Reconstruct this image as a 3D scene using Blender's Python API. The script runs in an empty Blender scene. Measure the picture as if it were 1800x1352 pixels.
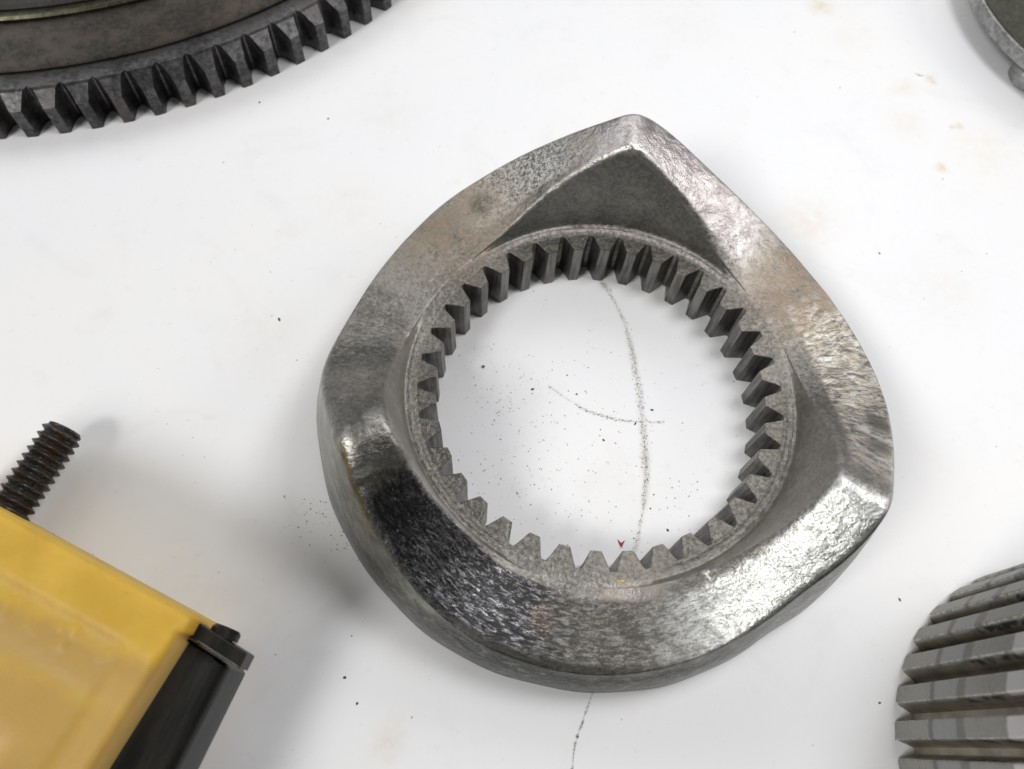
import bpy, bmesh, math, random
import numpy as np
from mathutils import Matrix, Vector, Euler
R = math.radians
sc = bpy.context.scene
col = sc.collection
MM = 0.001
rng = np.random.default_rng(7)

# ------------------------------------------------------------------ camera
cam_d = bpy.data.cameras.new("camera")
cam = bpy.data.objects.new("camera", cam_d)
col.objects.link(cam)
cam_d.sensor_fit = 'HORIZONTAL'
cam_d.sensor_width = 36.0
cam_d.lens = 36.0 * 1353.0 / 1800.0
cam_d.clip_start = 0.005
cam_d.clip_end = 50.0
cam.matrix_world = (Matrix.Translation((-0.01749, -0.06526, 0.14846))
                    @ Matrix.Rotation(R(25.045), 4, 'X') @ Matrix.Rotation(R(5.85), 4, 'Z'))
cam_d.dof.use_dof = True
cam_d.dof.focus_distance = 0.148
cam_d.dof.aperture_fstop = 24.0
sc.camera = cam

# ------------------------------------------------------------------ world, lamps, exposure
sc.view_settings.view_transform = 'Standard'
sc.view_settings.look = 'None'
sc.view_settings.exposure = 0.06
sc.view_settings.gamma = 1.0
W = bpy.data.worlds.new("World")
sc.world = W
W.use_nodes = True
W.node_tree.nodes["Background"].inputs[0].default_value = (0.93, 0.97, 1.0, 1)
W.node_tree.nodes["Background"].inputs[1].default_value = 0.065


def area(name, direction, dist, sx, sy, watts, colr, target=(0, 0, 0.01)):
    d = bpy.data.lights.new(name, 'AREA')
    d.shape = 'RECTANGLE'
    d.size, d.size_y = sx, sy
    d.energy = watts
    d.color = colr
    o = bpy.data.objects.new(name, d)
    col.objects.link(o)
    v = Vector(direction).normalized() * dist + Vector(target)
    o.location = v
    o.rotation_euler = (Vector(target) - v).to_track_quat('-Z', 'Y').to_euler()
    return o


area("window_light", (-0.74, 0.40, 0.58), 0.80, 0.50, 0.35, 1.0, (0.95, 0.98, 1.0))
area("ceiling_light", (-0.53, -0.46, 0.71), 0.95, 0.28, 0.24, 4.3, (1.0, 0.99, 0.96))
area("side_light", (0.86, 0.30, 0.45), 0.70, 0.30, 0.22, 1.1, (1.0, 0.97, 0.97))
area("back_light", (0.05, 0.80, 0.62), 0.50, 0.60, 0.25, 0.85, (0.98, 0.99, 1.0))
area("bench_lamp", (0.36, 0.14, 0.92), 0.30, 0.10, 0.10, 0.40, (0.98, 0.985, 1.0))

# ------------------------------------------------------------------ helpers


def link(o, parent=None):
    col.objects.link(o)
    if parent is not None:
        o.parent = parent
    return o


def mesh_obj(name, verts, faces, mat, parent=None, smooth=False, loc=None, mm=True):
    me = bpy.data.meshes.new(name)
    v = np.asarray(verts, float) * (MM if mm else 1.0)
    me.from_pydata([tuple(p) for p in v], [], [tuple(int(i) for i in f) for f in faces])
    me.update()
    if smooth:
        me.polygons.foreach_set("use_smooth", np.ones(len(me.polygons), bool))
    me.materials.append(mat)
    o = bpy.data.objects.new(name, me)
    link(o, parent)
    if loc is not None:
        o.location = Vector(loc) * MM
    return o


def fix_normals(o):
    bm = bmesh.new()
    bm.from_mesh(o.data)
    bmesh.ops.recalc_face_normals(bm, faces=bm.faces)
    bm.to_mesh(o.data)
    bm.free()
    return o


def sharp(o, deg):
    o.data.set_sharp_from_angle(angle=R(deg))
    return o


def thing(name, label, cat, loc=(0, 0, 0), rz=0.0, group=None):
    o = bpy.data.objects.new(name, None)
    o.empty_display_size = 0.01
    link(o)
    o.location = Vector(loc) * MM
    o.rotation_euler = (0, 0, rz)
    o['label'] = label
    o['category'] = cat
    if group:
        o['group'] = group
    return o


def tag(o, label, cat, group=None):
    o['label'] = label
    o['category'] = cat
    if group:
        o['group'] = group
    return o


def grid_faces(n, k, close_n=True, close_k=False):
    """n rings (outer index) of k points"""
    f = []
    for i in range(n if close_n else n - 1):
        a, b = i * k, ((i + 1) % n) * k
        for j in range(k if close_k else k - 1):
            j2 = (j + 1) % k
            f.append((a + j, b + j, b + j2, a + j2))
    return f


def lathe(name, prof, mat, parent, n=160, closed=True, smooth=True, deg=35, a0=0.0, a1=360.0):
    full = abs(a1 - a0) >= 359.9
    m = n if full else n + 1
    v = []
    for i in range(m):
        t = R(a0 + (a1 - a0) * i / n)
        c, s = math.cos(t), math.sin(t)
        v += [(r * c, r * s, z) for r, z in prof]
    o = mesh_obj(name, v, grid_faces(m, len(prof), full, closed), mat, parent, smooth)
    fix_normals(o)
    sharp(o, deg)
    return o


def prism(name, outline, z0, z1, mat, parent, bevel=0.0, smooth=False):
    """outline in mm (x, y) ccw, extruded from z0 to z1"""
    n = len(outline)
    v = [(x, y, z0) for x, y in outline] + [(x, y, z1) for x, y in outline]
    f = [tuple(range(n))[::-1], tuple(range(n, 2 * n))]
    f += [(i, (i + 1) % n, n + (i + 1) % n, n + i) for i in range(n)]
    o = mesh_obj(name, v, f, mat, parent)
    if bevel:
        bm = bmesh.new()
        bm.from_mesh(o.data)
        bmesh.ops.bevel(bm, geom=bm.edges[:], offset=bevel * MM, segments=2, affect='EDGES', profile=0.5, clamp_overlap=True)
        bm.to_mesh(o.data)
        bm.free()
    return o


class NT:
    """small helper that writes node trees; every coordinate is in millimetres"""

    def __init__(s, name):
        s.m = bpy.data.materials.new(name)
        s.m.use_nodes = True
        s.t = s.m.node_tree
        s.b = s.t.nodes["Principled BSDF"]
        g = s.t.nodes.new("ShaderNodeNewGeometry")
        s.P = s.vm('SCALE', g.outputs['Position'], sc_=1000.0)
        s.N = g.outputs['Normal']

    def lk(s, v, sock):
        if isinstance(v, bpy.types.NodeSocket):
            s.t.links.new(v, sock)
        elif v is not None:
            if isinstance(v, (tuple, list)) and len(v) == 3 and sock.type == 'RGBA':
                v = (*v, 1.0)
            sock.default_value = v

    def vm(s, op, a, b=None, sc_=None):
        n = s.t.nodes.new("ShaderNodeVectorMath")
        n.operation = op
        s.lk(a, n.inputs[0])
        if b is not None:
            s.lk(b, n.inputs[1])
        if sc_ is not None:
            s.lk(sc_, n.inputs['Scale'])
        return n.outputs['Value'] if op in ('LENGTH', 'DISTANCE', 'DOT_PRODUCT') else n.outputs['Vector']

    def ma(s, op, a, b=None, c=None, clamp=False):
        n = s.t.nodes.new("ShaderNodeMath")
        n.operation = op
        n.use_clamp = clamp
        for i, x in enumerate((a, b, c)):
            if x is not None:
                s.lk(x, n.inputs[i])
        return n.outputs[0]

    def rng(s, v, a, b, c=0.0, d=1.0, smooth=True):
        n = s.t.nodes.new("ShaderNodeMapRange")
        n.interpolation_type = 'SMOOTHSTEP' if smooth else 'LINEAR'
        s.lk(v, n.inputs[0])
        for i, x in enumerate((a, b, c, d)):
            s.lk(x, n.inputs[i + 1])
        return n.outputs[0]

    def noise(s, scale, detail=4.0, rough=0.55, vec=None, dist=0.0):
        n = s.t.nodes.new("ShaderNodeTexNoise")
        s.lk(vec if vec is not None else s.P, n.inputs['Vector'])
        n.inputs['Scale'].default_value = scale
        n.inputs['Detail'].default_value = detail
        n.inputs['Roughness'].default_value = rough
        n.inputs['Distortion'].default_value = dist
        return n.outputs['Fac']

    def voro(s, scale, vec=None, rnd=1.0):
        n = s.t.nodes.new("ShaderNodeTexVoronoi")
        s.lk(vec if vec is not None else s.P, n.inputs['Vector'])
        n.inputs['Scale'].default_value = scale
        n.inputs['Randomness'].default_value = rnd
        return n.outputs['Distance']

    def mix(s, f, a, b):
        n = s.t.nodes.new("ShaderNodeMix")
        n.data_type = 'RGBA'
        s.lk(f, n.inputs[0])
        s.lk(a, n.inputs[6])
        s.lk(b, n.inputs[7])
        return n.outputs[2]

    def mixf(s, f, a, b):
        n = s.t.nodes.new("ShaderNodeMix")
        n.data_type = 'FLOAT'
        s.lk(f, n.inputs[0])
        s.lk(a, n.inputs[2])
        s.lk(b, n.inputs[3])
        return n.outputs[0]

    def sep(s, v):
        n = s.t.nodes.new("ShaderNodeSeparateXYZ")
        s.lk(v, n.inputs[0])
        return n.outputs

    def comb(s, x, y, z):
        n = s.t.nodes.new("ShaderNodeCombineXYZ")
        for i, q in enumerate((x, y, z)):
            s.lk(q, n.inputs[i])
        return n.outputs[0]

    def blob(s, c, r0, r1, wob=None):
        """1 inside radius r0 round point c (mm), 0 beyond r1"""
        d = s.vm('DISTANCE', s.P, c)
        if wob is not None:
            d = s.ma('ADD', d, wob)
        return s.rng(d, r0, r1, 1.0, 0.0)

    def bump(s, h, dist_mm, strength=1.0, prev=None):
        n = s.t.nodes.new("ShaderNodeBump")
        n.inputs['Strength'].default_value = strength
        n.inputs['Distance'].default_value = dist_mm * MM
        s.lk(h, n.inputs['Height'])
        if prev is not None:
            s.lk(prev, n.inputs['Normal'])
        return n.outputs[0]

    def attr(s, name):
        n = s.t.nodes.new("ShaderNodeAttribute")
        n.attribute_name = name
        return n.outputs['Fac']

    def out(s, color=None, rough=None, metal=None, normal=None, **kw):
        for k, v in (('Base Color', color), ('Roughness', rough), ('Metallic', metal), ('Normal', normal)):
            if v is not None:
                s.lk(v, s.b.inputs[k])
        for k, v in kw.items():
            s.lk(v, s.b.inputs[k])
        return s.m


# ------------------------------------------------------------------ materials
def mat_table():
    t = NT("white_laminate")
    grime, stain = t.attr("grime"), t.attr("stain")
    n1 = t.noise(0.02, 3)
    n2 = t.noise(0.35, 5, 0.65)
    n3 = t.noise(3.0, 3, 0.6)
    base = t.mix(t.rng(n1, 0.35, 0.7), (0.80, 0.80, 0.815), (0.815, 0.805, 0.80))
    base = t.mix(t.ma('MULTIPLY', t.rng(n2, 0.58, 0.76), 0.22), base, (0.60, 0.55, 0.48))
    n4 = t.noise(0.055, 5, 0.62, dist=0.8)
    base = t.mix(t.ma('MULTIPLY', t.rng(n4, 0.52, 0.72), 0.16), base, (0.62, 0.58, 0.56))
    scr = t.noise(1.0, 4, 0.7, vec=t.vm('MULTIPLY', t.P, (0.05, 1.1, 1.0)))
    base = t.mix(t.ma('MULTIPLY', t.ma('MULTIPLY', t.rng(scr, 0.66, 0.74), t.rng(n1, 0.45, 0.6)), 0.18), base, (0.55, 0.53, 0.50))
    st = t.ma('MULTIPLY', stain, t.rng(n2, 0.25, 0.6), clamp=True)
    base = t.mix(st, base, (0.62, 0.47, 0.25))
    g = t.ma('MULTIPLY', grime, t.rng(n3, 0.34, 0.60), clamp=True)
    base = t.mix(g, base, (0.28, 0.245, 0.165))
    rough = t.ma('ADD', t.ma('MULTIPLY', n2, 0.16), 0.36)
    bp = t.bump(t.noise(0.5, 4), 0.02, 0.5)
    return t.out(base, rough, 0.0, bp, **{'Specular IOR Level': 0.4})


def mat_ring():
    t = NT("worn_forged_steel")
    P = t.P
    x, y, z = t.sep(P)
    nz = t.sep(t.N)[2]
    geo = t.t.nodes.new('ShaderNodeNewGeometry')
    edge = t.ma('MULTIPLY', t.rng(geo.outputs['Pointiness'], 0.507, 0.55), t.rng(z, 12.8, 14.0))
    r = t.ma('SQRT', t.ma('ADD', t.ma('MULTIPLY', x, x), t.ma('MULTIPLY', y, y)))
    th = t.ma('ARCTAN2', y, x)                        # -pi..pi
    big = t.noise(0.07, 4, 0.6)
    mid = t.noise(0.35, 5, 0.65, dist=0.4)
    grain = t.noise(1.25, 4, 0.7)
    fine = t.noise(3.2, 2, 0.6)
    # directional scratches: coordinates that follow the ring
    rc = t.comb(t.ma('MULTIPLY', r, 2.0), t.ma('MULTIPLY', th, 26.0), t.ma('MULTIPLY', z, 0.8))
    streak = t.noise(1.0, 5, 0.7, vec=rc, dist=0.6)
    xc = t.comb(t.ma('MULTIPLY', r, 0.35), t.ma('MULTIPLY', th, 42.0), t.ma('MULTIPLY', z, 0.3))
    cross = t.noise(1.0, 5, 0.72, vec=xc, dist=0.5)
    wob = t.ma('MULTIPLY', t.ma('SUBTRACT', mid, 0.5), 0.5)
    thw = t.ma('ADD', th, t.ma('MULTIPLY', wob, 0.35))
    rw = t.ma('ADD', r, t.ma('MULTIPLY', wob, 3.0))
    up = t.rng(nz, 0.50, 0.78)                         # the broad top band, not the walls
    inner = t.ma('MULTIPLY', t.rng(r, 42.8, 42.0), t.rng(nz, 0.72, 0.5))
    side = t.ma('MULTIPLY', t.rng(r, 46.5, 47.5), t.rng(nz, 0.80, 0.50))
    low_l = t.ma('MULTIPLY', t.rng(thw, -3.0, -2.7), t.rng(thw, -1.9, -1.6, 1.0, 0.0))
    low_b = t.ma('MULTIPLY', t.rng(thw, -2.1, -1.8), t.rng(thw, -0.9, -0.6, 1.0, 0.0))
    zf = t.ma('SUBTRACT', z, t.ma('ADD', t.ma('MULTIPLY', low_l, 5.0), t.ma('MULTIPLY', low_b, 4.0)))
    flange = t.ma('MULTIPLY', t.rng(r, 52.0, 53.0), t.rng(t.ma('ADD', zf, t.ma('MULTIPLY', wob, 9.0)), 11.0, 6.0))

    def sector(a, b, e=0.10):
        return t.ma('MULTIPLY', t.rng(thw, a - e, a + e), t.rng(thw, b - e, b + e, 1.0, 0.0))
    # polished lower left ramp: worn, burnished patch with a dark reflection painted in
    pol = t.ma('MULTIPLY', t.rng(thw, -2.52, -2.44), t.rng(thw, -1.82, -1.58, 1.0, 0.0))
    pol = t.ma('MULTIPLY', pol, t.rng(rw, 39.8, 40.6))
    pol = t.ma('MULTIPLY', t.ma('MULTIPLY', pol, t.rng(rw, 54.5, 53.2)), up)
    # lower right ramp: clean metal, the lamp's highlight painted in as paler colour
    bare_glare = t.ma('MULTIPLY', t.rng(thw, -1.55, -1.05), t.rng(thw, -0.56, -0.46, 1.0, 0.0))
    bare_glare = t.ma('MULTIPLY', t.ma('MULTIPLY', bare_glare, t.rng(rw, 41.0, 42.5)), up)
    # scraped flank above the right lobe and sparkling one left of the top lobe
    scrape = t.ma('MULTIPLY', t.ma('MULTIPLY', sector(-0.40, 0.50), t.rng(rw, 42.5, 44.0)), up)
    spark = t.ma('MULTIPLY', t.ma('MULTIPLY', sector(1.78, 2.25), t.rng(rw, 42.0, 44.0)), up)
    silk = t.ma('MULTIPLY', t.ma('MULTIPLY', sector(0.85, 1.75), t.rng(rw, 40.5, 42.0)), up)
    pebble = t.ma('MULTIPLY', t.ma('MULTIPLY', sector(-1.85, -1.25, 0.2), t.rng(rw, 40.5, 42.0)), up)

    pick = t.rng(t.ma('ADD', t.ma('MULTIPLY', grain, 0.40), t.ma('ADD', t.ma('MULTIPLY', big, 0.40), t.ma('MULTIPLY', streak, 0.20))), 0.40, 0.60)
    c = t.mix(pick, (0.135, 0.126, 0.112), (0.315, 0.30, 0.275))
    c = t.mix(t.ma('MULTIPLY', silk, 0.75), c, t.mix(t.rng(mid, 0.35, 0.65), (0.46, 0.42, 0.415), (0.70, 0.66, 0.65)))
    c = t.mix(t.ma('MULTIPLY', scrape, t.rng(cross, 0.40, 0.60)), c, t.mix(t.rng(mid, 0.4, 0.6), (0.80, 0.76, 0.70), (0.56, 0.49, 0.40)))
    c = t.mix(t.ma('MULTIPLY', scrape, t.ma('MULTIPLY', t.rng(cross, 0.44, 0.34), 0.75)), c, (0.12, 0.105, 0.085))
    c = t.mix(t.ma('MULTIPLY', spark, t.rng(t.ma('ADD', t.ma('MULTIPLY', grain, 0.6), t.ma('MULTIPLY', fine, 0.4)), 0.40, 0.60, 0.0, 0.8)), c, (0.76, 0.75, 0.72))  # glints painted as pale grains
    # brown tint from heat and old oil, strongest in the flats between the lobes
    brown = t.ma('MAXIMUM', t.blob((-34, 36, 13), 6, 22, t.ma('MULTIPLY', wob, 14.0)),
                 t.blob((41, 27, 13), 5, 18, t.ma('MULTIPLY', wob, 14.0)))
    brown = t.ma('MAXIMUM', brown, t.ma('MULTIPLY', t.rng(big, 0.52, 0.70), 0.5))
    brown = t.ma('MULTIPLY', brown, t.rng(mid, 0.25, 0.6, 0.15, 0.70))
    c = t.mix(brown, c, (0.33, 0.255, 0.185))
    # pits and dark deposit
    pit = t.rng(t.ma('ADD', t.ma('MULTIPLY', mid, 0.55), t.ma('MULTIPLY', fine, 0.45)), 0.41, 0.34)
    pit = t.ma('MULTIPLY', pit, t.ma('SUBTRACT', 1.0, t.ma('MULTIPLY', silk, 0.8)))
    c = t.mix(t.ma('MULTIPLY', pit, 0.6), c, (0.045, 0.04, 0.034))
    patch = t.ma('MAXIMUM', t.blob((50.0, -6.5, 20), 1.2, 4.2, t.ma('MULTIPLY', wob, 10)), t.blob((47.0, -13.0, 24), 1.0, 4.5, t.ma('MULTIPLY', wob, 10)))
    patch = t.ma('MAXIMUM', patch, t.blob((-28, 39, 14), 1.0, 4.5, t.ma('MULTIPLY', wob, 10)))
    c = t.mix(t.ma('MULTIPLY', patch, t.rng(cross, 0.3, 0.55, 0.3, 0.85)), c, (0.09, 0.08, 0.065))
    dirn = t.ma('ADD', t.ma('MULTIPLY', streak, 0.55), t.ma('ADD', t.ma('MULTIPLY', fine, 0.25), t.ma('MULTIPLY', mid, 0.20)))
    bp = t.rng(dirn, 0.38, 0.56)
    c = t.mix(bare_glare, c, t.mix(bp, (0.26, 0.26, 0.245), (0.70, 0.70, 0.68)))
    pb = t.rng(dirn, 0.46, 0.62)
    c = t.mix(t.ma('MULTIPLY', pebble, 0.85), c, t.mix(pb, (0.07, 0.066, 0.056), (0.31, 0.298, 0.27)))
    pc = t.mix(t.rng(streak, 0.45, 0.70), (0.035, 0.034, 0.037), t.mix(t.rng(thw, -2.35, -1.9), (0.15, 0.15, 0.155), (0.42, 0.41, 0.42)))
    pc = t.mix(t.ma('MULTIPLY', t.blob((-8, -45, 15), 1.0, 4.5, t.ma('MULTIPLY', wob, 8)), 0.3), pc, (0.42, 0.26, 0.13))
    c = t.mix(t.ma('MULTIPLY', pol, 0.95), c, pc)
    # walls: smoother forging skin
    c = t.mix(inner, c, t.mix(t.rng(y, 8.0, 20.0), t.mix(pick, (0.24, 0.225, 0.20), (0.40, 0.375, 0.335)), t.mix(pick, (0.13, 0.13, 0.114), (0.25, 0.245, 0.22))))  # inner wall: reflected light painted paler at the sides, shade darker at the top
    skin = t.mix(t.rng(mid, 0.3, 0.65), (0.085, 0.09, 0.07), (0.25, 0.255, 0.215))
    scale = sector(-1.35, -0.25, 0.12)  # darker colour on the lower right of the outer wall
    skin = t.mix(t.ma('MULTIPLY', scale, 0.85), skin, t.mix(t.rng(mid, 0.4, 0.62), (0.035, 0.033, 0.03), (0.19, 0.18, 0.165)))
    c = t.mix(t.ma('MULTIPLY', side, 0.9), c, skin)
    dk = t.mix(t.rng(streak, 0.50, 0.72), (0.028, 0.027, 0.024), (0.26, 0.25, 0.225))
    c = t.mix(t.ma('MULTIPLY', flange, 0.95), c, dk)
    lobe = t.rng(t.ma('COSINE', t.ma('MULTIPLY', t.ma('SUBTRACT', th, 1.5498), 3.0)), -0.85, 0.0)
    bead = t.ma('MULTIPLY', lobe, t.ma('MULTIPLY', t.rng(r, 36.5, 37.0), t.rng(r, 38.6, 38.0)))
    dark_edge = t.ma('MULTIPLY', t.ma('MULTIPLY', sector(-2.3, -1.35, 0.15), t.rng(rw, 51.2, 52.6)), up)
    c = t.mix(t.ma('MULTIPLY', dark_edge, 0.8), c, (0.05, 0.047, 0.042))
    worn = t.ma('MULTIPLY', edge, t.rng(grain, 0.30, 0.55, 0.35, 1.0))
    worn = t.ma('MAXIMUM', worn, t.blob((-43.2, -24.4, 33.0), 0.8, 2.2, t.ma('MULTIPLY', wob, 3)))
    worn = t.ma('MAXIMUM', worn, t.ma('MULTIPLY', t.blob((-38.5, -18.6, 33.0), 1.2, 3.4, t.ma('MULTIPLY', wob, 4)), 0.7))
    c = t.mix(t.ma('MULTIPLY', worn, 0.7), c, (0.66, 0.645, 0.61))
    # rim round the teeth: matt grey
    rim = t.rng(r, 38.3, 37.7)
    rimc = t.mix(t.rng(grain, 0.35, 0.7), (0.09, 0.084, 0.070), (0.225, 0.212, 0.188))
    rimc = t.mix(t.ma('MULTIPLY', t.rng(fine, 0.40, 0.28), 0.35), rimc, (0.06, 0.055, 0.045))
    c = t.mix(t.ma('MULTIPLY', rim, t.ma('ADD', t.ma('MULTIPLY', lobe, 0.4), 0.45)), c, rimc)

    c = t.mix(t.ma('MULTIPLY', bead, t.rng(grain, 0.35, 0.65, 0.25, 0.75)), c, t.mix(t.rng(y, 0.0, 22.0), (0.36, 0.34, 0.315), (0.66, 0.61, 0.60)))  # bead highlight painted in, brighter towards the top lobe
    rough = t.ma('ADD', t.ma('MULTIPLY', mid, 0.30), 0.23)
    rough = t.mixf(pol, rough, t.ma('ADD', t.ma('MULTIPLY', streak, 0.16), 0.13))
    rough = t.mixf(t.ma('MULTIPLY', bare_glare, 0.7), rough, 0.31)
    rough = t.mixf(t.ma('MULTIPLY', silk, 0.7), rough, 0.27)
    rough = t.mixf(t.ma('MULTIPLY', inner, 0.8), rough, 0.50)
    rough = t.mixf(t.ma('MULTIPLY', side, 0.85), rough, 0.25)
    rough = t.mixf(t.ma('MULTIPLY', rim, 0.8), rough, 0.46)
    rough = t.mixf(t.ma('MULTIPLY', worn, 0.6), rough, 0.26)
    rough = t.ma('ADD', rough, t.ma('MULTIPLY', brown, 0.14))
    metal = t.mixf(t.ma('MAXIMUM', t.ma('MULTIPLY', brown, 0.6), t.ma('MULTIPLY', pit, 0.7)), 0.92, 0.35)
    h = t.ma('ADD', t.ma('MULTIPLY', grain, 0.7), t.ma('MULTIPLY', fine, 0.35))
    calm = t.ma('SUBTRACT', 1.0, t.ma('MULTIPLY', t.ma('MAXIMUM', side, t.ma('MULTIPLY', silk, 0.7)), 0.7))
    nb = t.bump(t.ma('MULTIPLY', h, calm), 0.20, 0.75)
    nb = t.bump(t.ma('MULTIPLY', mid, t.ma('SUBTRACT', 1.0, t.ma('MULTIPLY', pol, 0.5))), 0.8, 0.5, nb)
    nb = t.bump(t.ma('MULTIPLY', streak, t.ma('MULTIPLY', pol, t.rng(thw, -2.45, -2.0, 0.35, 1.0))), 0.28, 0.8, nb)
    nb = t.bump(t.ma('MULTIPLY', cross, scrape), 0.35, 0.6, nb)
    nb = t.bump(t.ma('MULTIPLY', grain, t.ma('MAXIMUM', t.ma('MAXIMUM', spark, bead), pebble)), 0.35, 0.8, nb)
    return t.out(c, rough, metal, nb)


def mat_cut_steel(name, dark, light, rough0=0.36, streak_axis='z', bump=0.06, metal=0.85, tint=None):
    t = NT(name)
    x, y, z = t.sep(t.P)
    if streak_axis == 'z':
        vec = t.comb(t.ma('MULTIPLY', x, 1.6), t.ma('MULTIPLY', y, 1.6), t.ma('MULTIPLY', z, 0.12))
    else:
        vec = t.P
    n = t.noise(0.8, 5, 0.65, vec=vec)
    g = t.noise(1.7, 4, 0.7)
    b = t.noise(0.12, 4, 0.6)
    c = t.mix(t.rng(t.ma('ADD', t.ma('MULTIPLY', n, 0.6), t.ma('MULTIPLY', b, 0.4)), 0.36, 0.64), dark, light)
    if tint:
        c = t.mix(t.ma('MULTIPLY', t.rng(b, 0.48, 0.66), 0.6), c, tint)
    c = t.mix(t.ma('MULTIPLY', t.rng(g, 0.36, 0.28), 0.7), c, tuple(q * 0.3 for q in dark))
    rough = t.ma('ADD', t.ma('MULTIPLY', g, 0.28), rough0 - 0.1)
    nb = t.bump(t.ma('ADD', g, t.ma('MULTIPLY', n, 0.5)), bump, 0.8)
    return t.out(c, rough, metal, nb)


def mat_drum():
    t = NT("phosphated_steel")
    x, y, z = t.sep(t.P)
    dx, dy = t.ma('SUBTRACT', x, 92.1), t.ma('SUBTRACT', y, -59.2)
    rr = t.ma('SQRT', t.ma('ADD', t.ma('MULTIPLY', dx, dx), t.ma('MULTIPLY', dy, dy)))
    land = t.rng(rr, 34.2, 35.0)
    n = t.noise(0.25, 4)
    g = t.noise(1.5, 4, 0.65)
    zz = t.ma('ADD', z, t.ma('MULTIPLY', t.ma('SUBTRACT', n, 0.5), 1.2))
    c = t.mix(t.rng(n, 0.3, 0.7), (0.15, 0.135, 0.10), (0.235, 0.212, 0.165))
    c = t.mix(t.rng(rr, 33.0, 32.2), c, t.mix(t.rng(n, 0.3, 0.7), (0.27, 0.24, 0.18), (0.40, 0.36, 0.28)))
    c = t.mix(t.ma('MULTIPLY', land, t.rng(g, 0.3, 0.6, 0.5, 1.0)), c, (0.285, 0.283, 0.262))
    rim_ = t.ma('MULTIPLY', t.rng(rr, 34.85, 35.1), t.rng(rr, 35.27, 35.2))
    c = t.mix(t.ma('MULTIPLY', rim_, t.rng(g, 0.4, 0.6)), c, (0.52, 0.51, 0.47))

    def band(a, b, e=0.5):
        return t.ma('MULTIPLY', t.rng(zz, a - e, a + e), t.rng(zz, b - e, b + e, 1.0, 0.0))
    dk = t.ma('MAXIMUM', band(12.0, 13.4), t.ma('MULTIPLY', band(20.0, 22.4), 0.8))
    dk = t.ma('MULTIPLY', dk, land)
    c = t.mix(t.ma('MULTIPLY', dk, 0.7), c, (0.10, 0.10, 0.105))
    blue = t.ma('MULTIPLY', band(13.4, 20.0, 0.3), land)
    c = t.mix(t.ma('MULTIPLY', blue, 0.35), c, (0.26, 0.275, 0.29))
    smear = t.ma('MULTIPLY', t.rng(zz, 16, 23), t.rng(t.noise(0.45, 3), 0.42, 0.6))
    edge = t.ma('MULTIPLY', t.rng(rr, 33.3, 33.9), t.rng(rr, 35.0, 34.6))
    c = t.mix(t.ma('MULTIPLY', smear, edge), c, (0.03, 0.03, 0.032))
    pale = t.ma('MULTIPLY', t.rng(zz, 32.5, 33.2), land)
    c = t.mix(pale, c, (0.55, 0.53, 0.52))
    nb = t.bump(g, 0.06, 0.7)
    return t.out(c, t.ma('ADD', t.ma('MULTIPLY', g, 0.2), 0.40), 0.55, nb)


def mat_resin():
    t = NT("yellow_resin")
    # local position on the block: u along the long edge, v across
    co = t.t.nodes.new("ShaderNodeTexCoord")
    p = t.vm('SCALE', co.outputs['Object'], sc_=1000.0)
    u, v, z = t.sep(p)
    n = t.noise(0.10, 3)
    m = t.noise(0.55, 4, 0.6)
    vw = t.ma('ADD', v, t.ma('MULTIPLY', t.ma('SUBTRACT', n, 0.5), 3.0))
    c = t.mix(t.rng(n, 0.3, 0.7), (0.54, 0.33, 0.03), (0.62, 0.40, 0.05))
    tan = t.ma('MULTIPLY', t.rng(vw, -6.8, -10.0), t.rng(vw, -16.4, -12.6))
    c = t.mix(t.ma('MULTIPLY', tan, 0.85), c, (0.43, 0.27, 0.075))
    low = t.ma('MULTIPLY', t.rng(vw, -22.5, -27.0), t.rng(u, -9.0, -14.0))
    c = t.mix(t.ma('MULTIPLY', low, 0.8), c, (0.34, 0.205, 0.075))
    mid = t.ma('MULTIPLY', t.rng(vw, -13.0, -17.0), 0.5)
    c = t.mix(t.ma('MULTIPLY', mid, 1.5), c, (0.40, 0.245, 0.06))
    edge = t.ma('MULTIPLY', t.rng(t.ma('ADD', u, t.ma('MULTIPLY', m, 1.2)), -7.0, -5.0), t.rng(v, -10, -12))
    c = t.mix(t.ma('MULTIPLY', edge, 0.6), c, (0.50, 0.325, 0.085))
    endf = t.ma('MULTIPLY', t.rng(z, 29.2, 28.0), t.rng(v, -2.6, -3.2))
    c = t.mix(t.ma('MULTIPLY', endf, 0.8), c, (0.66, 0.42, 0.13))
    c = t.mix(t.ma('MULTIPLY', t.rng(m, 0.60, 0.75), 0.3), c, (0.45, 0.24, 0.07))
    nb = t.bump(m, 0.25, 0.35)
    nb = t.bump(t.noise(2.5, 3), 0.04, 0.5, nb)
    return t.out(c, t.ma('ADD', t.ma('MULTIPLY', m, 0.2), 0.42), 0.0, nb,
                 **{'Subsurface Weight': 0.6, 'Subsurface Radius': (1.0, 0.5, 0.12), 'Subsurface Scale': 0.005})


def mat_black():
    t = NT("black_oxide_metal")
    co = t.t.nodes.new("ShaderNodeTexCoord")
    p = t.vm('SCALE', co.outputs['Object'], sc_=1000.0)
    u, v, z = t.sep(p)
    vec = t.comb(t.ma('MULTIPLY', u, 0.5), t.ma('MULTIPLY', v, 0.06), t.ma('MULTIPLY', z, 0.5))
    n = t.noise(1.0, 4, 0.6, vec=vec)
    g = t.noise(2.0, 3)
    c = t.mix(t.rng(n, 0.4, 0.65), (0.006, 0.006, 0.0055), (0.018, 0.0155, 0.012))
    nb = t.bump(g, 0.03, 0.6)
    return t.out(c, t.ma('ADD', t.ma('MULTIPLY', g, 0.12), 0.30), 0.1, nb, **{'Specular IOR Level': 0.35})


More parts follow.
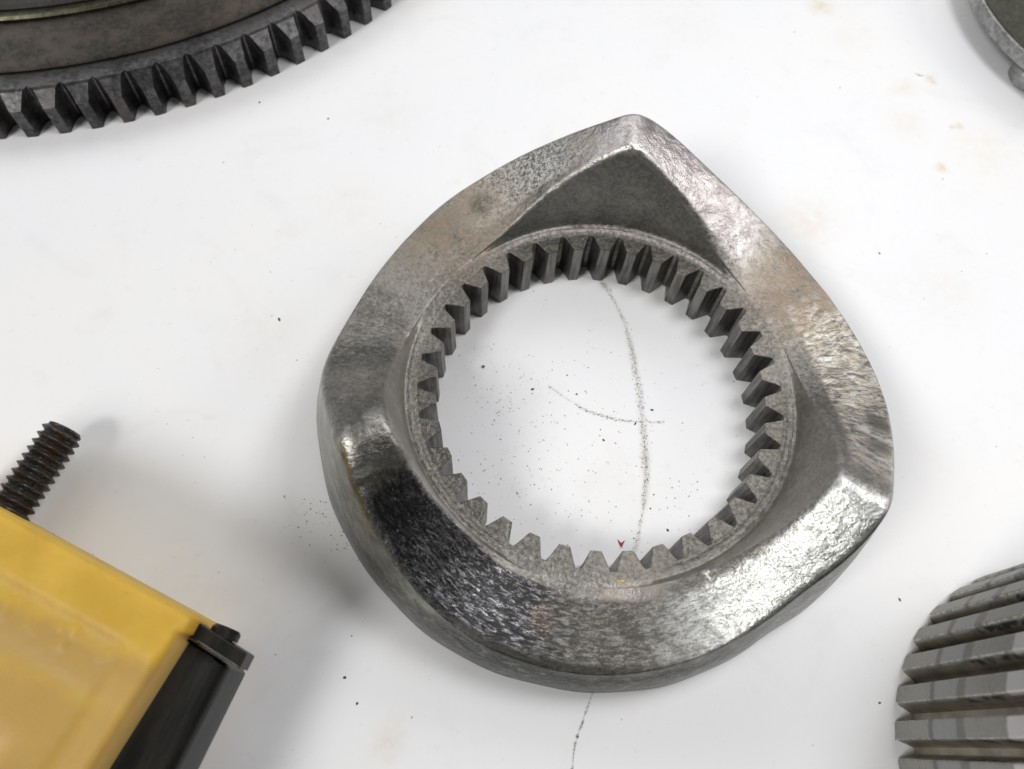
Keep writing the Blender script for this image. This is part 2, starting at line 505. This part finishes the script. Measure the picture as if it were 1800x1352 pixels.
def mat_thread():
    t = NT("oiled_rusty_thread")
    n = t.noise(0.30, 4, 0.6)
    g = t.noise(2.2, 4, 0.7)
    c = t.mix(t.rng(g, 0.35, 0.65), (0.028, 0.029, 0.031), (0.13, 0.13, 0.13))
    c = t.mix(t.ma('MULTIPLY', t.rng(n, 0.47, 0.56), 0.85), c, (0.075, 0.054, 0.04))
    return t.out(c, t.ma('ADD', t.ma('MULTIPLY', g, 0.25), 0.28), 0.7, t.bump(g, 0.08, 0.7))


def mat_plain(name, c, rough=0.6, metal=0.0, vary=0.35):
    t = NT(name)
    g = t.noise(2.5, 3)
    cc = t.mix(t.rng(g, 0.35, 0.65), tuple(q * (1 - vary) for q in c), c)
    return t.out(cc, rough, metal, t.bump(g, 0.03, 0.5))


M_TABLE = mat_table()
M_RING = mat_ring()
M_TOOTH = mat_cut_steel("broached_steel", (0.062, 0.06, 0.055), (0.23, 0.223, 0.207), 0.36)
M_GEAR = mat_cut_steel("dark_gear_steel", (0.040, 0.039, 0.040), (0.135, 0.131, 0.131), 0.33, 'n', 0.07, 0.85, (0.075, 0.064, 0.060))
M_WEB = mat_cut_steel("oily_brown_steel", (0.022, 0.019, 0.015), (0.058, 0.050, 0.040), 0.32, 'n', 0.07, 0.7, (0.075, 0.058, 0.044))
M_BRASS = mat_cut_steel("olive_brass", (0.045, 0.042, 0.026), (0.115, 0.108, 0.072), 0.36, 'n', 0.03, 0.9)
M_HUB = mat_cut_steel("blackened_hub_steel", (0.012, 0.011, 0.010), (0.035, 0.032, 0.027), 0.6, 'n', 0.05, 0.0)
M_ALU = mat_cut_steel("grey_cast_metal", (0.17, 0.168, 0.165), (0.37, 0.365, 0.36), 0.40, 'n', 0.12, 0.7)
M_OLIVE = mat_cut_steel("dark_olive_metal", (0.035, 0.034, 0.024), (0.085, 0.082, 0.06), 0.4, 'n', 0.06, 0.5)
M_DRUM = mat_drum()
M_RESIN = mat_resin()
M_BLACK = mat_black()
M_THREAD = mat_thread()
M_GRIT = mat_plain("dark_grit", (0.095, 0.085, 0.066), 0.7)
M_RUST = mat_plain("rust_grit", (0.16, 0.06, 0.04), 0.8)
M_TANG = mat_plain("tan_grit", (0.30, 0.27, 0.19), 0.8)
M_RED = mat_plain("red_paint", (0.55, 0.03, 0.04), 0.5)
M_YEL = mat_plain("pale_brass", (0.75, 0.55, 0.22), 0.4, 0.5)
M_ORA = mat_plain("orange_crumb", (0.65, 0.22, 0.05), 0.6)
M_GRN = mat_plain("olive_crumb", (0.16, 0.17, 0.03), 0.6)
M_WHT = mat_plain("white_paint_chip", (0.85, 0.85, 0.85), 0.4, 0.0, 0.05)

# ------------------------------------------------------------------ table top
CRACKS = [([(-0.8, 36.5), (0.1, 32.7), (2.9, 28.7), (6.3, 21.7), (8.0, 14.7), (9.5, 6.6), (10.6, -1.2), (11.2, -7.5), (11.6, -13.6), (11.2, -19.6), (10.4, -24.4), (9.7, -28.9), (8.5, -36)], 0.80, 0.85),
          ([(-9.6, 4.5), (-5.8, 2.2), (-1.4, -0.2), (4.6, -1.5), (10.6, -1.5), (15.0, -1.0)], 0.26, 0.85),
          ([(3.4, -52.0), (2.5, -55.7), (1.1, -59.9), (-0.1, -64.1), (-0.5, -70)], 0.22, 0.85)]


def resample(pts, n):
    p = np.array(pts, float)
    d = np.r_[0, np.cumsum(np.hypot(*np.diff(p, axis=0).T))]
    s = np.linspace(0, d[-1], n)
    return np.c_[np.interp(s, d, p[:, 0]), np.interp(s, d, p[:, 1])], s / d[-1]


def table():
    fx = np.arange(-110, 125, 0.7)
    fy = np.arange(-85, 150, 0.7)
    fx = np.unique(np.r_[fx[(fx < -12) | (fx > 17)], np.arange(-12, 17, 0.25)])
    fy = np.unique(np.r_[fy[(fy < -72) | (fy > 38)], np.arange(-72, 38, 0.35)])
    xs = np.r_[-420, -300, -200, -150, fx, 150, 200, 300, 420]
    ys = np.r_[-260, -160, -110, fy, 180, 240, 330, 430]
    X, Y = np.meshgrid(xs, ys)
    nx, ny = len(xs), len(ys)
    V = np.c_[X.ravel(), Y.ravel(), np.zeros(nx * ny)]
    idx = np.arange(nx * ny).reshape(ny, nx)
    F = np.c_[idx[:-1, :-1].ravel(), idx[:-1, 1:].ravel(), idx[1:, 1:].ravel(), idx[1:, :-1].ravel()]
    me = bpy.data.meshes.new("table_top")
    me.from_pydata((V * MM).tolist(), [], F.tolist())
    grime = np.zeros(len(V))
    for pts, w, amp in CRACKS:
        q, s = resample(pts, 240)
        brk = np.interp(s, np.linspace(0, 1, 26), rng.uniform(0.25, 1.0, 26))
        ww = w * (0.4 + 0.8 * np.abs(np.sin(2.2 + s * 5.0)) * brk + rng.normal(0, 0.10, len(s)))
        near = (V[:, 0] > q[:, 0].min() - 5) & (V[:, 0] < q[:, 0].max() + 5) & (V[:, 1] > q[:, 1].min() - 5) & (V[:, 1] < q[:, 1].max() + 5)
        vi = np.where(near)[0]
        b = np.zeros(len(vi))
        for k in range(len(q)):
            d2 = ((V[vi, :2] - q[k]) ** 2).sum(1)
            b = np.maximum(b, brk[k] * np.exp(-d2 / max(0.14, ww[k]) ** 2))
        grime[vi] = np.maximum(grime[vi], amp * b)
    stain = np.zeros(len(V))
    for x, y, rad, amp in [(84.9, 76.5, 1.3, 0.75), (91.5, 91.2, 1.2, 0.6), (89.8, 90.6, 0.7, 0.8), (58.5, 131.2, 3.0, 0.5), (66, 120, 6, 0.12),
                           (49.4, 55.2, 6.0, 0.30), (52.5, 58.0, 3.0, 0.25), (78, 90, 5.0, 0.18), (86.2, 107.4, 1.0, 0.9),
                           (87.0, 106.2, 0.7, 0.9), (79, 103, 3.0, 0.25), (-32.7, -67.1, 2.4, 0.35), (-31.5, -64.5, 2.0, 0.25), (97, 84, 8, 0.14),
                           (-60, 48, 7, 0.10), (-55, 75, 8, 0.10), (-50, 22, 6, 0.10), (20, 118, 9, 0.08), (80, 40, 8, 0.12), (-72, 10, 9, 0.10)]:
        d2 = (V[:, 0] - x) ** 2 + (V[:, 1] - y) ** 2
        stain = np.maximum(stain, amp * np.exp(-d2 / rad ** 2))
    for nm, arr in (("grime", grime), ("stain", stain)):
        a = me.attributes.new(nm, 'FLOAT', 'POINT')
        a.data.foreach_set("value", arr.astype(np.float32))
    me.materials.append(M_TABLE)
    o = bpy.data.objects.new("table_top", me)
    link(o)
    o['kind'] = 'structure'
    return o


table()

# ------------------------------------------------------------------ three-lobed ring with inner teeth
LOBE0 = 88.8
ZF = 12.03


def lobe_z(th_deg):
    d = np.abs((th_deg - LOBE0 + 60.0) % 120.0 - 60.0)
    d = np.sqrt(d ** 2 + 1.7 ** 2) - 1.25
    z = np.interp(d, [0, 9, 17, 25, 33.5, 42, 50, 56, 60], [34.2, 28.7, 24.0, 19.9, 16.4, 14.0, 12.7, 12.3, 12.2])
    return z


def lobe_zi(th_deg):
    """height of the inner edge: it sinks into the rim before the outer edge levels off"""
    d = np.abs((th_deg - LOBE0 + 60.0) % 120.0 - 60.0)
    d = np.sqrt(d ** 2 + 1.7 ** 2) - 1.25
    return np.interp(d, [0, 8, 16, 24, 30, 36, 42, 48, 60], [33.8, 29.2, 24.6, 20.0, 16.6, 14.3, 12.9, 12.3, 12.2])


# hand-forged blank: small radial departures from the ideal outline (deg, mm)
OFF = [(31, .3), (49, -.2), (66, .1), (73, .6), (78, 1.3), (83, 1.6), (88, 1.0), (92, -.2), (96, .2), (114, .5), (133, 0), (143, -1.0), (153, -1.7), (162, -1.9),
       (170, -1.8), (178, -.9), (185, .4), (191, 1.1), (197, .8), (211, .7), (233, .4), (253, .2), (271, -.1), (283, -.5), (296, -.8), (311, -1.2),
       (319, .2), (327, .9), (335, .5), (339, .2), (354, .9), (360, 1.1), (374, 1.0), (391, .3)]


def cam_ring():
    root = thing("cam_ring", "worn steel ring with three raised pointed lobes and a toothed bore on white table", "gear ring")
    n = 720
    th = np.arange(n) * 360.0 / n
    zt = lobe_z(th)
    wob = 0.10 * np.sin(np.radians(th * 7 + 40)) + 0.07 * np.sin(np.radians(th * 17 + 10))

    def soft(z, w):
        k = np.ones(2 * w + 1) / (2 * w + 1)
        return np.convolve(np.r_[z[-w:], z, z[:w]], k, 'valid')
    zt = soft(soft(zt, 3), 3) + wob
    zin = soft(soft(lobe_zi(th), 3), 3) + wob * 0.6
    off = np.interp((th - 31) % 360 + 31, [a for a, _ in OFF], [b for _, b in OFF])
    off = soft(soft(off, 7), 7)
    # the thrust ramp left of the bottom is ground lower, with a step where it starts
    def sst(a, b):
        q = np.clip((th - a) / (b - a), 0, 1)
        return q * q * (3 - 2 * q)
    step = 1.7 * sst(213.8, 216.4) * (1 - sst(240, 264))
    zt = zt - step
    zin = zin - step * 0.8
    V = []
    K = None
    for i in range(n):
        z = float(zt[i])
        q = max(0.0, (z - 12.2) / 21.8)
        z = max(z, 12.32)
        zi = max(min(float(zin[i]), z), 12.24)
        qi = max(0.0, (zi - 12.2) / 21.6)
        ri = 38.8 + 2.6 * qi
        ro = 53.6 - 3.4 * q + off[i]
        wb = off[i] + 0.12 * math.sin(R(th[i]) * 9 + 1) + 0.08 * math.sin(R(th[i]) * 23)
        e = 0.38 + 1.0 * min(1.0, q * 2.2)           # edge rounding grows with the wall
        e += 2.0 * min(1.0, q * 2.0) * math.exp(-((th[i] - 212) / 24.0) ** 2)   # the left lobe is worn rounder
        ei = 0.30 + 1.5 * min(1.0, qi * 1.8)
        zr = ZF
        bq = min(1.0, qi * 4.0)                      # the weld-like bead dies out in the valleys
        prof = [(36.0, 0.0), (36.0, 0.6), (36.0, zr - 0.02), (36.05, zr), (36.7, zr), (36.95, zr + 0.03 + 0.09 * bq), (37.3, zr + 0.08 + 0.26 * bq), (37.7, zr + 0.11 + 0.25 * bq), (38.0, zr + 0.13 + 0.1 * qi)]
        zb = zr + 0.15
        hw = max(zi - ei - zb, 0.0)
        for f, dr in ((0.04, 0.10), (0.12, 0.10), (0.3, 0.05), (0.55, 0.0), (0.8, 0.0), (1.0, 0.0)):
            prof.append((38.2 + (ri - 38.2) * f + dr * 2.0 * qi, zb + hw * f))
        for a in (20, 40, 60, 75, 90):
            prof.append((ri + ei * (1 - math.cos(R(a))), max(zb + 0.01 * a / 30, zi - ei + ei * math.sin(R(a)))))
        for f in (0.25, 0.5, 0.75):
            g = f * f * (3 - 2 * f)
            prof.append((ri + ei + (ro - ri - e - ei) * f, zi + (z - zi) * g + 0.22 * math.sin(math.pi * f)))
        for a in (90, 75, 60, 45, 30, 15, 0):
            prof.append((ro - e * (1 - math.cos(R(a))), z - e + e * math.sin(R(a))))
        zs_, ze = z - e, 2.6 + 0.3 * math.sin(R(th[i]) * 2 + 0.6)
        rb = 55.5 + wb
        for f in (0.2, 0.4, 0.6, 0.75, 0.88, 0.96, 1.0):
            bulge = 0.55 * math.sin(math.pi * f) * min(1.0, (zs_ - ze) / 8.0)
            prof.append((ro + (rb - ro) * f + bulge, zs_ + (ze - zs_) * f))
        prof += [(rb + 0.10, 1.6), (rb - 0.1, 0.5), (rb - 0.7, 0.0)]
        K = len(prof)
        c, s = math.cos(R(th[i])), math.sin(R(th[i]))
        V += [(r * c, r * s, zz) for r, zz in prof]
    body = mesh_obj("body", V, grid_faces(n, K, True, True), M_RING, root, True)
    fix_normals(body)
    sharp(body, 75)
    # teeth: one shared mesh, top just under the rim face, root buried in the body
    rows = [(36.5, 2.95), (35.95, 2.80), (35.3, 2.35), (34.2, 1.85), (33.2, 1.38), (32.45, 1.02)]
    top = ZF - 0.03
    outl = [(r, w) for r, w in rows] + [(32.40, 0.85), (32.40, -0.85)] + [(r, -w) for r, w in rows[::-1]]
    m = len(outl)
    v = [(r, w, 0.05) for r, w in outl] + [(r, w, top - 0.12) for r, w in outl]
    v += [(r + 0.10 if r < 36 else r, w * 0.95, top) for r, w in outl]
    f = [tuple(range(m))[::-1], tuple(range(2 * m, 3 * m))]
    for b in (0, m):
        f += [(b + i, b + (i + 1) % m, b + m + (i + 1) % m, b + m + i) for i in range(m)]
    for i in range(36):
        if i == 0:
            t0 = tooth = mesh_obj("tooth", v, f, M_TOOTH, root)
            fix_normals(tooth)
            tooth.data.materials.append(M_RING)          # the tooth tops share the ground face of the rim
            for p in tooth.data.polygons:
                if p.normal.z > 0.3:
                    p.material_index = 1
        else:
            tooth = link(t0.copy(), root)
        tooth.rotation_euler = (0, 0, R(TOOTH_PHASE + 10 * i))
    return root


TOOTH_PHASE = 0.9
cam_ring()

# ------------------------------------------------------------------ big dark ring gear, top left
def big_gear():
    root = thing("ring_gear", "large dark spur gear with short outer teeth, cut off by the upper left corner", "gear", (-173.4, 186.3, 0.05))
    lathe("rim", [(112, 0), (129.35, 0), (129.35, 10.3), (128.9, 10.8), (125.5, 10.8), (125.0, 10.55), (112, 10.55)], M_GEAR, root, 360)
    lathe("web", [(100, 10.8), (124.2, 10.8), (124.4, 10.9), (123.8, 11.1), (121, 11.3), (112.5, 11.9), (109.6, 12.1), (109.3, 12.0), (100, 12.0)], M_WEB, root, 300)
    lathe("retaining_ring", [(106.2, 12.02), (108.9, 12.02), (109.0, 12.6), (108.4, 13.1), (106.8, 13.1), (106.2, 12.7)], M_BRASS, root, 260)
    lathe("hub", [(60, 12.04), (105.4, 12.04), (105.5, 12.8), (104.8, 13.5), (99, 13.8), (92, 15.5), (60, 15.5)], M_HUB, root, 260)
    rows = [(128.6, 3.62), (129.3, 3.40), (129.7, 2.95), (130.4, 2.45), (131.4, 2.10), (132.6, 1.72), (133.6, 1.42), (134.0, 1.26)]
    outl = rows + [(134.05, 0.7), (134.05, -0.7)] + [(r, -w) for r, w in rows[::-1]]
    m = len(outl)
    zt = lambda r: 10.78 - max(0.0, r - 130.0) * 0.66
    v = [(r, w, 0.0) for r, w in outl] + [(r, w, zt(r)) for r, w in outl]
    f = [tuple(range(m))[::-1]]
    # top as strips across, so that the chamfer bends where it should
    h = m // 2
    for i in range(h - 1):
        f.append((m + i, m + i + 1, m + m - 2 - i, m + m - 1 - i))
    f += [(i, (i + 1) % m, m + (i + 1) % m, m + i) for i in range(m)]
    N = 112
    for i in range(N):
        if i == 0:
            t0 = o = mesh_obj("tooth", v, f, M_GEAR, root)
            fix_normals(o)
        else:
            o = link(t0.copy(), root)
        o.rotation_euler = (0, 0, R(GEAR_PHASE + 360.0 / N * i))
    return root


GEAR_PHASE = 2.1
big_gear()

# ------------------------------------------------------------------ grey splined drum, bottom right
def drum():
    root = thing("splined_drum", "grey drum with tall vertical ribs standing at the lower right edge", "splined drum", (92.1, -59.2, 0.0))
    lathe("body", [(26, 0.0), (31.4, 0.0), (32.0, 0.5), (32.0, 44.0), (31.4, 44.6), (26, 44.6)], M_DRUM, root, 164)
    N = 36
    outl = [(31.6, 2.35), (32.2, 2.16), (32.9, 1.98), (34.6, 1.66), (35.12, 1.50), (35.3, 1.28), (35.3, -1.28), (35.12, -1.50), (34.6, -1.66), (32.9, -1.98), (32.2, -2.16), (31.6, -2.35)]
    m = len(outl)
    lay = [(0.05, 0.6), (0.7, 0.0), (20.0, 0.0), (43.4, 0.0), (44.0, 0.6)]
    v = []
    for z, ins in lay:
        v += [(r - ins * max(0.0, (r - 32.6) / 2.7), w, z) for r, w in outl]
    f = [tuple(range(m))[::-1], tuple(range((len(lay) - 1) * m, len(lay) * m))]
    for b in range(len(lay) - 1):
        f += [(b * m + i, b * m + (i + 1) % m, (b + 1) * m + (i + 1) % m, (b + 1) * m + i) for i in range(m)]
    for i in range(N):
        if i == 0:
            t0 = o = mesh_obj("rib", v, f, M_DRUM, root)
            fix_normals(o)
        else:
            o = link(t0.copy(), root)
        o.rotation_euler = (0, 0, R(DRUM_PHASE + 360.0 / N * i))
    return root


DRUM_PHASE = 5.4
drum()

# ------------------------------------------------------------------ cast housing, top right corner
def housing():
    root = thing("cast_housing", "round grey cast housing with a dark hollow inside, cut off by the upper right corner", "housing", (145.7, 137.3, 0.0))
    lathe("wall", [(20.0, 0.0), (38.0, 0.0), (38.6, 0.6), (38.8, 4.4), (39.6, 5.2), (47.6, 5.7), (48.7, 6.0), (49.2, 6.6), (49.2, 9.2), (48.9, 9.8), (48.5, 9.95),
                   (48.2, 9.8), (48.1, 6.4), (20, 6.2)], M_ALU, root, 220)
    lathe("inner_ring", [(46.2, 6.45), (48.0, 6.45), (48.0, 8.9), (47.6, 9.2), (46.5, 9.0), (46.2, 8.5)], M_OLIVE, root, 220)
    lathe("floor", [(0.5, 6.5), (46.1, 6.5), (46.1, 7.8), (45.8, 8.1), (45.3, 7.9), (45.0, 7.3), (0.5, 6.9)], M_OLIVE, root, 180)
    # lug: a boss with a hole standing under the flange
    lug = lathe("lug", [(2.0, 0.3), (5.0, 0.3), (5.6, 0.9), (5.6, 4.2), (5.0, 5.0), (2.4, 5.1), (2.0, 4.7)], M_ALU, root, 48)
    lug.location = Vector((-32.6, -26.8, 0)) * MM
    bolt = lathe("bolt_head", [(0.05, 0.4), (1.8, 0.4), (1.8, 4.2), (1.5, 4.6), (0.05, 4.6)], M_OLIVE, root, 24, deg=20)
    bolt.location = Vector((-32.6, -26.8, 0)) * MM
    return root


housing()

# ------------------------------------------------------------------ yellow resin coil block with black metal core and threaded stud
STUD_TIP = (-102.4, -17.9)
ANG = math.atan2(0.262, 0.965) * -1.0


def coil():
    rz = ANG                       # local x = u (along), local y = -v
    org = np.array((-60.5, -52.3))
    root = thing("resin_coil", "yellow resin block with black metal end and threaded stud at the lower left", "coil", (org[0], org[1], 0.0), rz)
    # block top as a height field over (u, v); v = local y, negative towards the viewer
    slope = -0.095                 # the far edge is not quite square to the stud
    us = np.r_[np.linspace(-62, -2, 121), np.linspace(-1.7, 0.0, 7)]
    ss = np.r_[np.linspace(0, 1.2, 6), np.linspace(1.6, 44, 107)]
    V, F = [], []
    bumps = [(rng.uniform(-34, -5), -rng.uniform(8.0, 11.0), rng.uniform(0.5, 1.1), rng.uniform(0.1, 0.35)) for _ in range(22)]
    top = 30.0
    for u in us:
        y0 = slope * u
        for s in ss:
            cut = 0.0
            if s > 3.0:            # the end face steps back below the strip
                cut = 0.0
            y = y0 - s
            e = 1.4
            z = top
            du = -u
            if du < e:
                z -= e - math.sqrt(max(0, e * e - (e - du) ** 2))
            if s < e:
                z -= e - math.sqrt(max(0, e * e - (e - s) ** 2))
            # strip 1 is a raised, sloping shoulder; then a shallow tray inside a border
            tray = 1 / (1 + math.exp(-(s - 7.6) * 2.2)) * 0.9
            tray += 1 / (1 + math.exp(-(s - 14.6) * 2.0)) * 0.35
            inner = 1 / (1 + math.exp((u + 5.6) * 2.2))
            tray2 = 1 / (1 + math.exp(-(s - 24.5) * 1.6)) / (1 + math.exp((u + 11.5) * 1.6)) * 0.6
            z -= tray * (0.35 + 0.65 * inner) + tray2
            z += 0.5 * min(1.0, s / 7.0) - 0.25
            for bu, by, br, bh in bumps:
                d2 = (u - bu) ** 2 + (y - by + 0.0) ** 2
                if d2 < 9 * br * br:
                    z += bh * math.exp(-d2 / (br * br))
            k = min(1.0, max(0.0, (s - 2.4) / 0.7))
            V.append((u - k * (0.9 + 0.085 * max(0.0, s - 3.0)), y, z))
    nu, ns = len(us), len(ss)
    F = grid_faces(nu, ns, False, False)
    loop = [i * ns for i in range(nu)] + [(nu - 1) * ns + j for j in range(1, ns)] + [i * ns + ns - 1 for i in range(nu - 2, -1, -1)] + [j for j in range(ns - 2, 0, -1)]
    b0 = len(V)
    for i in loop:
        vx = V[i][0]
        if vx > -3.2 and i % ns < 12:
            vx = -3.2                            # the shoulder overhangs the black plate
        V.append((vx, V[i][1], 0.0))
    L = len(loop)
    for q in range(L):
        q2 = (q + 1) % L
        F.append((loop[q], loop[q2], b0 + q2, b0 + q))
    F.append(tuple(range(b0, b0 + L)))
    blk = mesh_obj("block", V, F, M_RESIN, root, True)
    fix_normals(blk)
    sharp(blk, 60)
    # black core: a can lying along v, a flat end plate, a rivet
    Lc, cr = 46.0, 2.4
    x0, x1, z0, z1 = -13.0, 6.1, 11.0, 23.6
    sec = []
    for cx_, cz_, a0 in ((x1 - cr, z1 - cr, 0), (x0 + cr, z1 - cr, 90), (x0 + cr, z0 + cr, 180), (x1 - cr, z0 + cr, 270)):
        for a in range(0, 91, 15):
            sec.append((cx_ + cr * math.cos(R(a0 + a)), cz_ + cr * math.sin(R(a0 + a))))
    n = len(sec)
    v = []
    lay = [(0.0, 0.94), (0.5, 1.0), (Lc, 1.0)]
    mx, mz = (x0 + x1) / 2, (z0 + z1) / 2
    for x_, z_ in sec:
        for s, k in lay:
            v.append((mx + (x_ - mx) * k, -s - 0.15 * (x_ - x0), mz + (z_ - mz) * k))
    f = grid_faces(n, 3, True, False)
    f.append(tuple(i * 3 for i in range(n)))
    f.append(tuple(i * 3 + 2 for i in range(n))[::-1])
    can = mesh_obj("core", v, f, M_BLACK, root, True)
    fix_normals(can)
    sharp(can, 40)
    can.location = Vector((0.0, -1.6, 0.0)) * MM
    pl = prism("end_plate", [(-5, -1.65), (9.4, -3.8), (9.4, -1.4), (-5, 0.75)], 20.6, 25.2, M_BLACK, root, 0.25)
    pl.location = Vector((-1.0, -0.5, 0)) * MM
    rv = lathe("rivet", [(0.05, 0), (2.3, 0), (2.3, 1.1), (1.9, 1.6), (0.05, 1.7)], M_BLACK, root, 24)
    rv.rotation_euler = (R(-90), 0, 0)
    rv.location = Vector((3.2, -1.25, 22.8)) * MM
    # threaded stud along v, out of the far face
    pitch, rmaj, rmin, Ls = 1.58, 3.85, 2.95, 24.0
    na, per = 48, 8
    nl = int(Ls / pitch * per)
    v = []
    for i in range(nl + 1):
        s = i * pitch / per
        for j in range(na):
            ph = (s / pitch - j / na) % 1.0
            tri = abs(ph - 0.5) * 2
            r_ = rmin + (rmaj - rmin) * min(1.0, max(0.0, (tri - 0.12) / 0.76))
            endt = max(0.0, s - (Ls - 1.3))
            r_ = min(r_, rmaj - endt * 0.75)
            a = 2 * math.pi * j / na
            v.append((r_ * math.cos(a), s, r_ * math.sin(a)))
    f = grid_faces(nl + 1, na, False, True)
    f.append(tuple(range(na)))
    f.append(tuple(range(nl * na, nl * na + na))[::-1])
    st = mesh_obj("threaded_stud", v, f, M_THREAD, root, True)
    fix_normals(st)
    sharp(st, 38)
    c, s_ = math.cos(-rz), math.sin(-rz)
    tip = np.array(STUD_TIP) - org
    lu = (tip[0] * c - tip[1] * s_, tip[0] * s_ + tip[1] * c)
    st.location = Vector((lu[0], lu[1] - Ls, 6.5)) * MM
    return root


coil()

# ------------------------------------------------------------------ debris on the table
def flakes(name, pts, sizes, mat, kind='stuff', z0=0.02, stretch=1.6):
    V, F = [], []
    for (x, y), s in zip(pts, sizes):
        k = int(rng.integers(4, 7))
        a0 = rng.uniform(0, 6.28)
        st = rng.uniform(1.0, stretch)
        rot = rng.uniform(0, 6.28)
        b = len(V)
        for j in range(k):
            a = a0 + 6.283 * j / k
            rr = s * rng.uniform(0.6, 1.1)
            px, py = rr * math.cos(a) * st, rr * math.sin(a) / st
            V.append((x + px * math.cos(rot) - py * math.sin(rot), y + px * math.sin(rot) + py * math.cos(rot), z0))
        V.append((x + rng.normal(0, 0.2 * s), y + rng.normal(0, 0.2 * s), z0 + s * rng.uniform(0.35, 0.8)))
        for j in range(k):
            F.append((b + j, b + (j + 1) % k, b + k))
        F.append(tuple(range(b, b + k))[::-1])
    o = mesh_obj(name, V, F, mat)
    o['kind'] = kind
    return o


def debris():
    P, S = [], []
    def add(pts, lo, hi, pw=2.0):
        for p in pts:
            P.append(p)
            S.append((lo + (hi - lo) * rng.random() ** pw) * 1.25)
    disc = lambda c, r, n: [(c[0] + rng.normal(0, r), c[1] + rng.normal(0, r)) for _ in range(n)]
    def inb(pts):
        return [p for p in pts if math.hypot(*p) < 31.5]
    add(inb(disc((-8, -15), 11, 420)), 0.04, 0.16, 3)
    add(inb(disc((-18, 2), 6, 150)), 0.04, 0.15, 3)
    add(inb(disc((16, -20), 6, 80)), 0.04, 0.18, 3)
    add(inb(disc((8, 0), 14, 160)), 0.03, 0.11, 3)
    add([(rng.uniform(-110, 120), rng.uniform(-80, 140)) for _ in range(420)], 0.04, 0.17, 4)
    add(disc((-72, -12), 16, 60), 0.04, 0.15, 3)
    add([(2.5, -6.4), (-3.6, 3.4), (-13, 3.5), (16, -24), (12.5, -20), (9.0, -2), (12.5, 1.5)], 0.22, 0.34, 1)
    add([(-70, 72), (-88, 75), (-69.5, 14), (-45.5, 28), (61, -33), (55, -52), (-42, -57), (-39, -61), (66, 48)], 0.2, 0.34, 1)
    flakes("metal_dust", P, S, M_GRIT)
    P2, S2 = [], []
    for _ in range(110):
        P2.append((-51 + rng.normal(0, 4.5), -29 + rng.normal(0, 3.2)))
        S2.append(0.04 + 0.15 * rng.random() ** 2.5)
    for x in range(30):
        P2.append((-47 + rng.normal(0, 1.5), -33 + rng.normal(0, 3)))
        S2.append(0.05 + 0.16 * rng.random() ** 2)
    P2 = [(x, y) for x, y in P2 if math.hypot(x, y) > 56.3] + [(-60, -28)]
    flakes("rust_dust", P2, S2, M_RUST)
    P3, S3, P4, S4 = [], [], [], []
    for (pts, w, amp), n in zip(CRACKS, (850, 170, 200)):
        q, s = resample(pts, 600)
        for _ in range(n):
            k = int(rng.integers(0, 600))
            dens = 0.35 + 0.65 * abs(math.sin(2.2 + s[k] * 5.0))
            if rng.random() > dens:
                continue
            x, y = q[k] + rng.normal(0, w * 0.6 * dens, 2)
            if rng.random() < 0.45:
                P3.append((x, y)); S3.append(0.04 + 0.12 * rng.random() ** 2)
            else:
                P4.append((x, y)); S4.append(0.05 + 0.14 * rng.random() ** 2)
    flakes("dark_grit_line", P3, S3, M_GRIT, stretch=3.2)
    flakes("tan_grit_line", P4, S4, M_TANG, stretch=3.2)


debris()


def chip(name, label, cat, pts, h, mat, loc, rz=0.0):
    n = len(pts)
    v = [(x, y, 0.0) for x, y in pts] + [(x * 0.93, y * 0.93, h * (1 + 0.6 * math.sin(i * 1.7))) for i, (x, y) in enumerate(pts)]
    f = [tuple(range(n))[::-1], tuple(range(n, 2 * n))] + [(i, (i + 1) % n, n + (i + 1) % n, n + i) for i in range(n)]
    o = mesh_obj(name, v, f, mat, None, False, loc)
    o.rotation_euler = (0, 0, rz)
    tag(o, label, cat)
    return o


chip("paint_flake", "small red forked flake lying inside the toothed ring near its bottom", "flake",
     [(0.1, -0.9), (0.35, -0.2), (0.75, 0.75), (0.15, 0.25), (-0.1, 0.1), (-0.75, 0.7), (-0.5, 0.0)], 0.12, M_RED, (6.9, -27.6, 0.03))
chip("metal_shaving", "tiny pale yellow shaving on the rim below the bottom teeth of the ring", "shaving",
     [(-0.75, -0.15), (0.7, -0.25), (0.75, 0.15), (0.0, 0.25), (-0.7, 0.2)], 0.15, M_YEL, (5.0, -37.4, ZF + 0.05), 0.1)
chip("orange_crumb", "tiny orange crumb on the left flat of the steel ring", "crumb",
     [(-0.35, -0.1), (0.1, -0.3), (0.4, 0.05), (0.1, 0.3), (-0.3, 0.2)], 0.2, M_ORA, (-41.6, 2.6, ZF + 0.25))
chip("green_crumb", "tiny olive green crumb on the white table near the ring's left teeth", "crumb",
     [(-0.3, -0.2), (0.15, -0.35), (0.35, 0.1), (0.05, 0.35), (-0.3, 0.2)], 0.3, M_GRN, (-24.0, 7.6, 0.03))
chip("paint_chip", "white curled paint chip on the table below the upper right housing", "paint chip",
     [(-1.3, -0.1), (-0.3, -0.5), (1.1, -0.3), (1.4, 0.2), (0.4, 0.55), (-0.9, 0.4)], 0.3, M_WHT, (83.4, 108.5, 0.03), -0.3)
